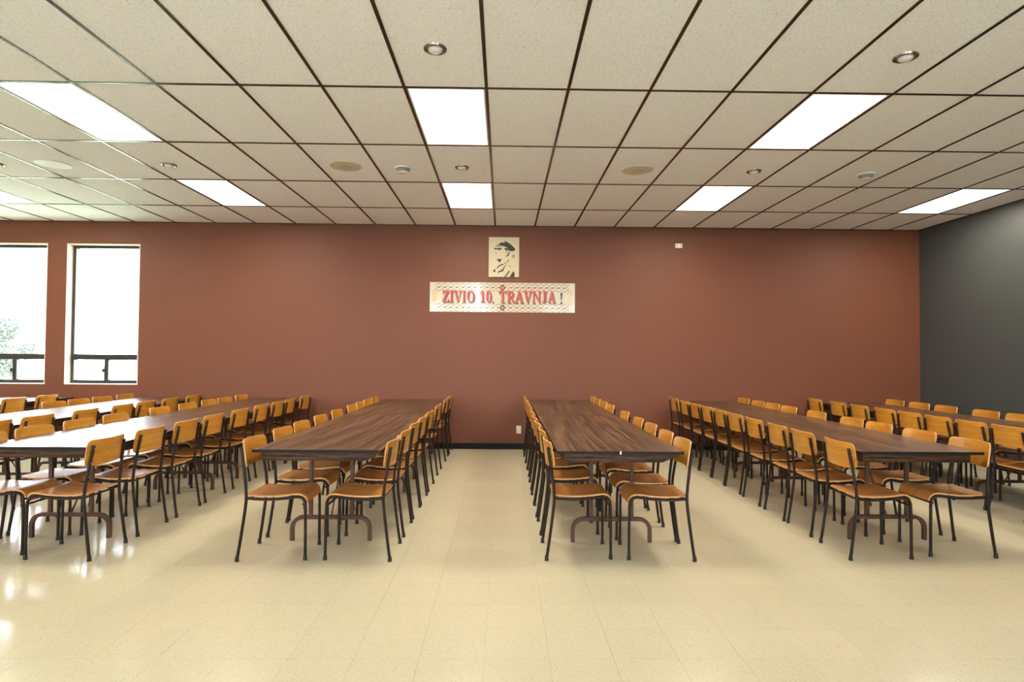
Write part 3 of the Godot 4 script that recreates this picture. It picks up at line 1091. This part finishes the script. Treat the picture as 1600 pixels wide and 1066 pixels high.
func build_wall_things() -> void:
	# framed stencil print
	var cx := -0.006
	var t := thing("wall_picture", "small cream canvas with black stencil of a person in a peaked cap", "picture", Vector3(cx, 2.624, -WALL_D))
	var w := 0.467
	var h := 0.614
	part("canvas", box_mesh(Vector3(-w / 2, 0, 0), Vector3(w / 2, h, 0.028), 0.003), mat(Color(0.74, 0.69, 0.575), 0.6), t)
	var pm := mat(Color(1, 1, 1), 0.55)
	pm.albedo_texture = picture_texture()
	var st := new_st()
	st.set_smooth_group(FLAT)
	quad(st, Vector3(-w / 2 + 0.003, 0.003, 0.0284), Vector3(w / 2 - 0.003, 0.003, 0.0284), Vector3(w / 2 - 0.003, h - 0.003, 0.0284), Vector3(-w / 2 + 0.003, h - 0.003, 0.0284), Vector2(0, 1), Vector2(1, 1), Vector2(1, 0), Vector2(0, 0))
	part("print", done(st), pm, t)
	# banner
	var bw := 2.221
	var bh := 0.4515
	var b := thing("banner", "long cream banner with red slab lettering and braided border", "banner", Vector3(-0.024, 2.088, -WALL_D))
	var bm := mat(Color(1, 1, 1), 0.16, 0.0, 0.55)
	bm.albedo_texture = banner_texture()
	var grid := []; var nrm := []; var uvs := []
	for i in 41:
		var row := PackedVector3Array(); var nr := PackedVector3Array(); var ur := PackedVector2Array()
		for j in 9:
			var u := i / 40.0
			var v := j / 8.0
			row.append(Vector3((u - 0.5) * bw, v * bh, 0.010 + banner_wave(u, v)))
			nr.append(Vector3(0, 0, 1))
			ur.append(Vector2(u, 1.0 - v))
		grid.append(row); nrm.append(nr); uvs.append(ur)
	part("sheet", sheet(grid, nrm, uvs, 0.002, bm, mat(Color(0.9, 0.86, 0.75), 0.4)), null, b)
	var red := mat(Color(0.70, 0.17, 0.11), 0.35)
	var shade := mat(Color(0.33, 0.20, 0.22), 0.35)
	# words: pixel columns in the photograph -> metres along the banner
	var k := bw / 226.0
	for q in [["ZIVIO", 691.3, 741.5], ["10", 749.6, 768.0], ["TRAVN", 779.3, 844.8], ["J", 845.6, 854.8], ["A", 855.8, 867.8]]:
		var x0: float = (q[1] - 785.0) * k
		var x1: float = (q[2] - 785.0) * k
		text_part(q[0], x0, x1, 0.150, 0.328, 0.0165, red, b)
		text_part(q[0], x0 + 0.014, x1 + 0.014, 0.128, 0.306, 0.0155, shade, b)
	text_part(".", (769.5 - 785.0) * k, (772.5 - 785.0) * k, 0.128, 0.160, 0.0165, shade, b)
	text_part("!", (875.0 - 785.0) * k, (878.8 - 785.0) * k, 0.125, 0.305, 0.0165, shade, b)
	# twin-lens sensor, high on the wall
	var s := thing("wall_sensor", "small white box with two dark spots high on terracotta wall", "sensor", Vector3(2.683, 3.100, -WALL_D))
	part("case", box_mesh(Vector3(-0.055, 0, 0), Vector3(0.055, 0.068, 0.03), 0.006), M.wall_white, s)
	for sx in [-1.0, 1.0]:
		part("lens", box_mesh(Vector3(sx * 0.031 - 0.010, 0.030, 0.03), Vector3(sx * 0.031 + 0.010, 0.046, 0.0325), 0.001), M.detector_dark, s)
	# outlet
	var o := thing("wall_outlet", "ivory electrical outlet low on terracotta wall between the two central table rows", "outlet", Vector3(0.240, 0.238, -WALL_D))
	part("cover_plate", box_mesh(Vector3(-0.036, 0, 0), Vector3(0.036, 0.117, 0.006), 0.002), M.ivory, o)
	for y in [0.036, 0.081]:
		var rc := part("receptacle", box_mesh(Vector3(-0.017, y - 0.014, 0.006), Vector3(0.017, y + 0.014, 0.0085), 0.001), M.ivory, o)
		for sx in [-1.0, 1.0]:
			part("slot", box_mesh(Vector3(sx * 0.0065 - 0.001, y - 0.004, 0.0085), Vector3(sx * 0.0065 + 0.001, y + 0.005, 0.0087)), M.slot, rc)

func banner_wave(u: float, v: float) -> float:
	return 0.0022 * sin(u * 9.0 + 1.0) * (0.4 + v) + 0.0015 * sin(u * 17.0 + v * 3.0) - 0.001 + 0.013 * v * v * exp(-pow((u - 0.36) / 0.13, 2.0))

# ------------------------------------------------------------------ outdoors, seen through the windows
func build_outdoors() -> void:
	var g := structure("ground_outside")
	part("paving", box_mesh(Vector3(-60, -0.6, -WALL_D), Vector3(40, -0.26, 50)), mat(lin(0.55, 0.56, 0.53), 0.9), g)
	part("lawn", box_mesh(Vector3(-60, -0.6, -70), Vector3(40, -0.26, -WALL_D)), mat(lin(0.24, 0.30, 0.19), 0.95), g)
	var ev := structure("eave_outside")
	part("soffit", box_mesh(Vector3(LEFT_X - 1.0, 3.20, -WALL_D - 1.15), Vector3(RIGHT_X + 1.0, 3.34, -WALL_D - 0.28)), mat(lin(0.75, 0.75, 0.72), 0.8), ev)
	part("soffit", box_mesh(Vector3(LEFT_X - 1.0, 3.20, REAR_Z + 0.28), Vector3(RIGHT_X + 1.0, 3.34, REAR_Z + 1.75)), mat(lin(0.75, 0.75, 0.72), 0.8), ev)
	var t := thing("small_tree", "pale green leafy tree outside the windows", "tree", Vector3(-15.3, -0.26, -18.5))
	part("trunk", tube_mesh([Vector3(0, 0, 0), Vector3(0.05, 0.7, 0.02), Vector3(0.0, 1.6, 0.0)], 0.07, 8), mat(lin(0.22, 0.17, 0.12), 0.9), t)
	var lf := mat(lin(0.030, 0.042, 0.034), 0.7)
	lf.backlight_enabled = true
	lf.backlight = lin(0.03, 0.05, 0.03)
	var r := RandomNumberGenerator.new()
	r.seed = 5
	var st := new_st()
	st.set_smooth_group(FLAT)
	var blobs := []
	for k in 12:
		blobs.append([Vector3(r.randf_range(-0.55, 0.55), r.randf_range(0.9, 2.9), r.randf_range(-0.5, 0.5)), r.randf_range(0.3, 0.5)])
	for k in 5200:
		var b: Array = blobs[r.randi_range(0, 11)]
		var dir := Vector3(r.randfn(), r.randfn(), r.randfn()).normalized()
		var p: Vector3 = b[0] + dir * b[1] * pow(r.randf(), 0.4)
		var u := Vector3(r.randfn(), r.randfn(), r.randfn()).normalized()
		var v := u.cross(dir).normalized()
		var s := r.randf_range(0.04, 0.08)
		quad(st, p - u * s, p + v * s * 0.45, p + u * s, p - v * s * 0.45)
	var fo := part("foliage", done(st), lf, t)
	fo.set_meta("kind", "stuff")

func _ready() -> void:
	rng.seed = 7
	set_camera_and_light()
	make_materials()
	build_floor()
	build_ceiling()
	build_walls()
	build_ceiling_fittings()
	build_rows()
	build_wall_things()
	build_outdoors()
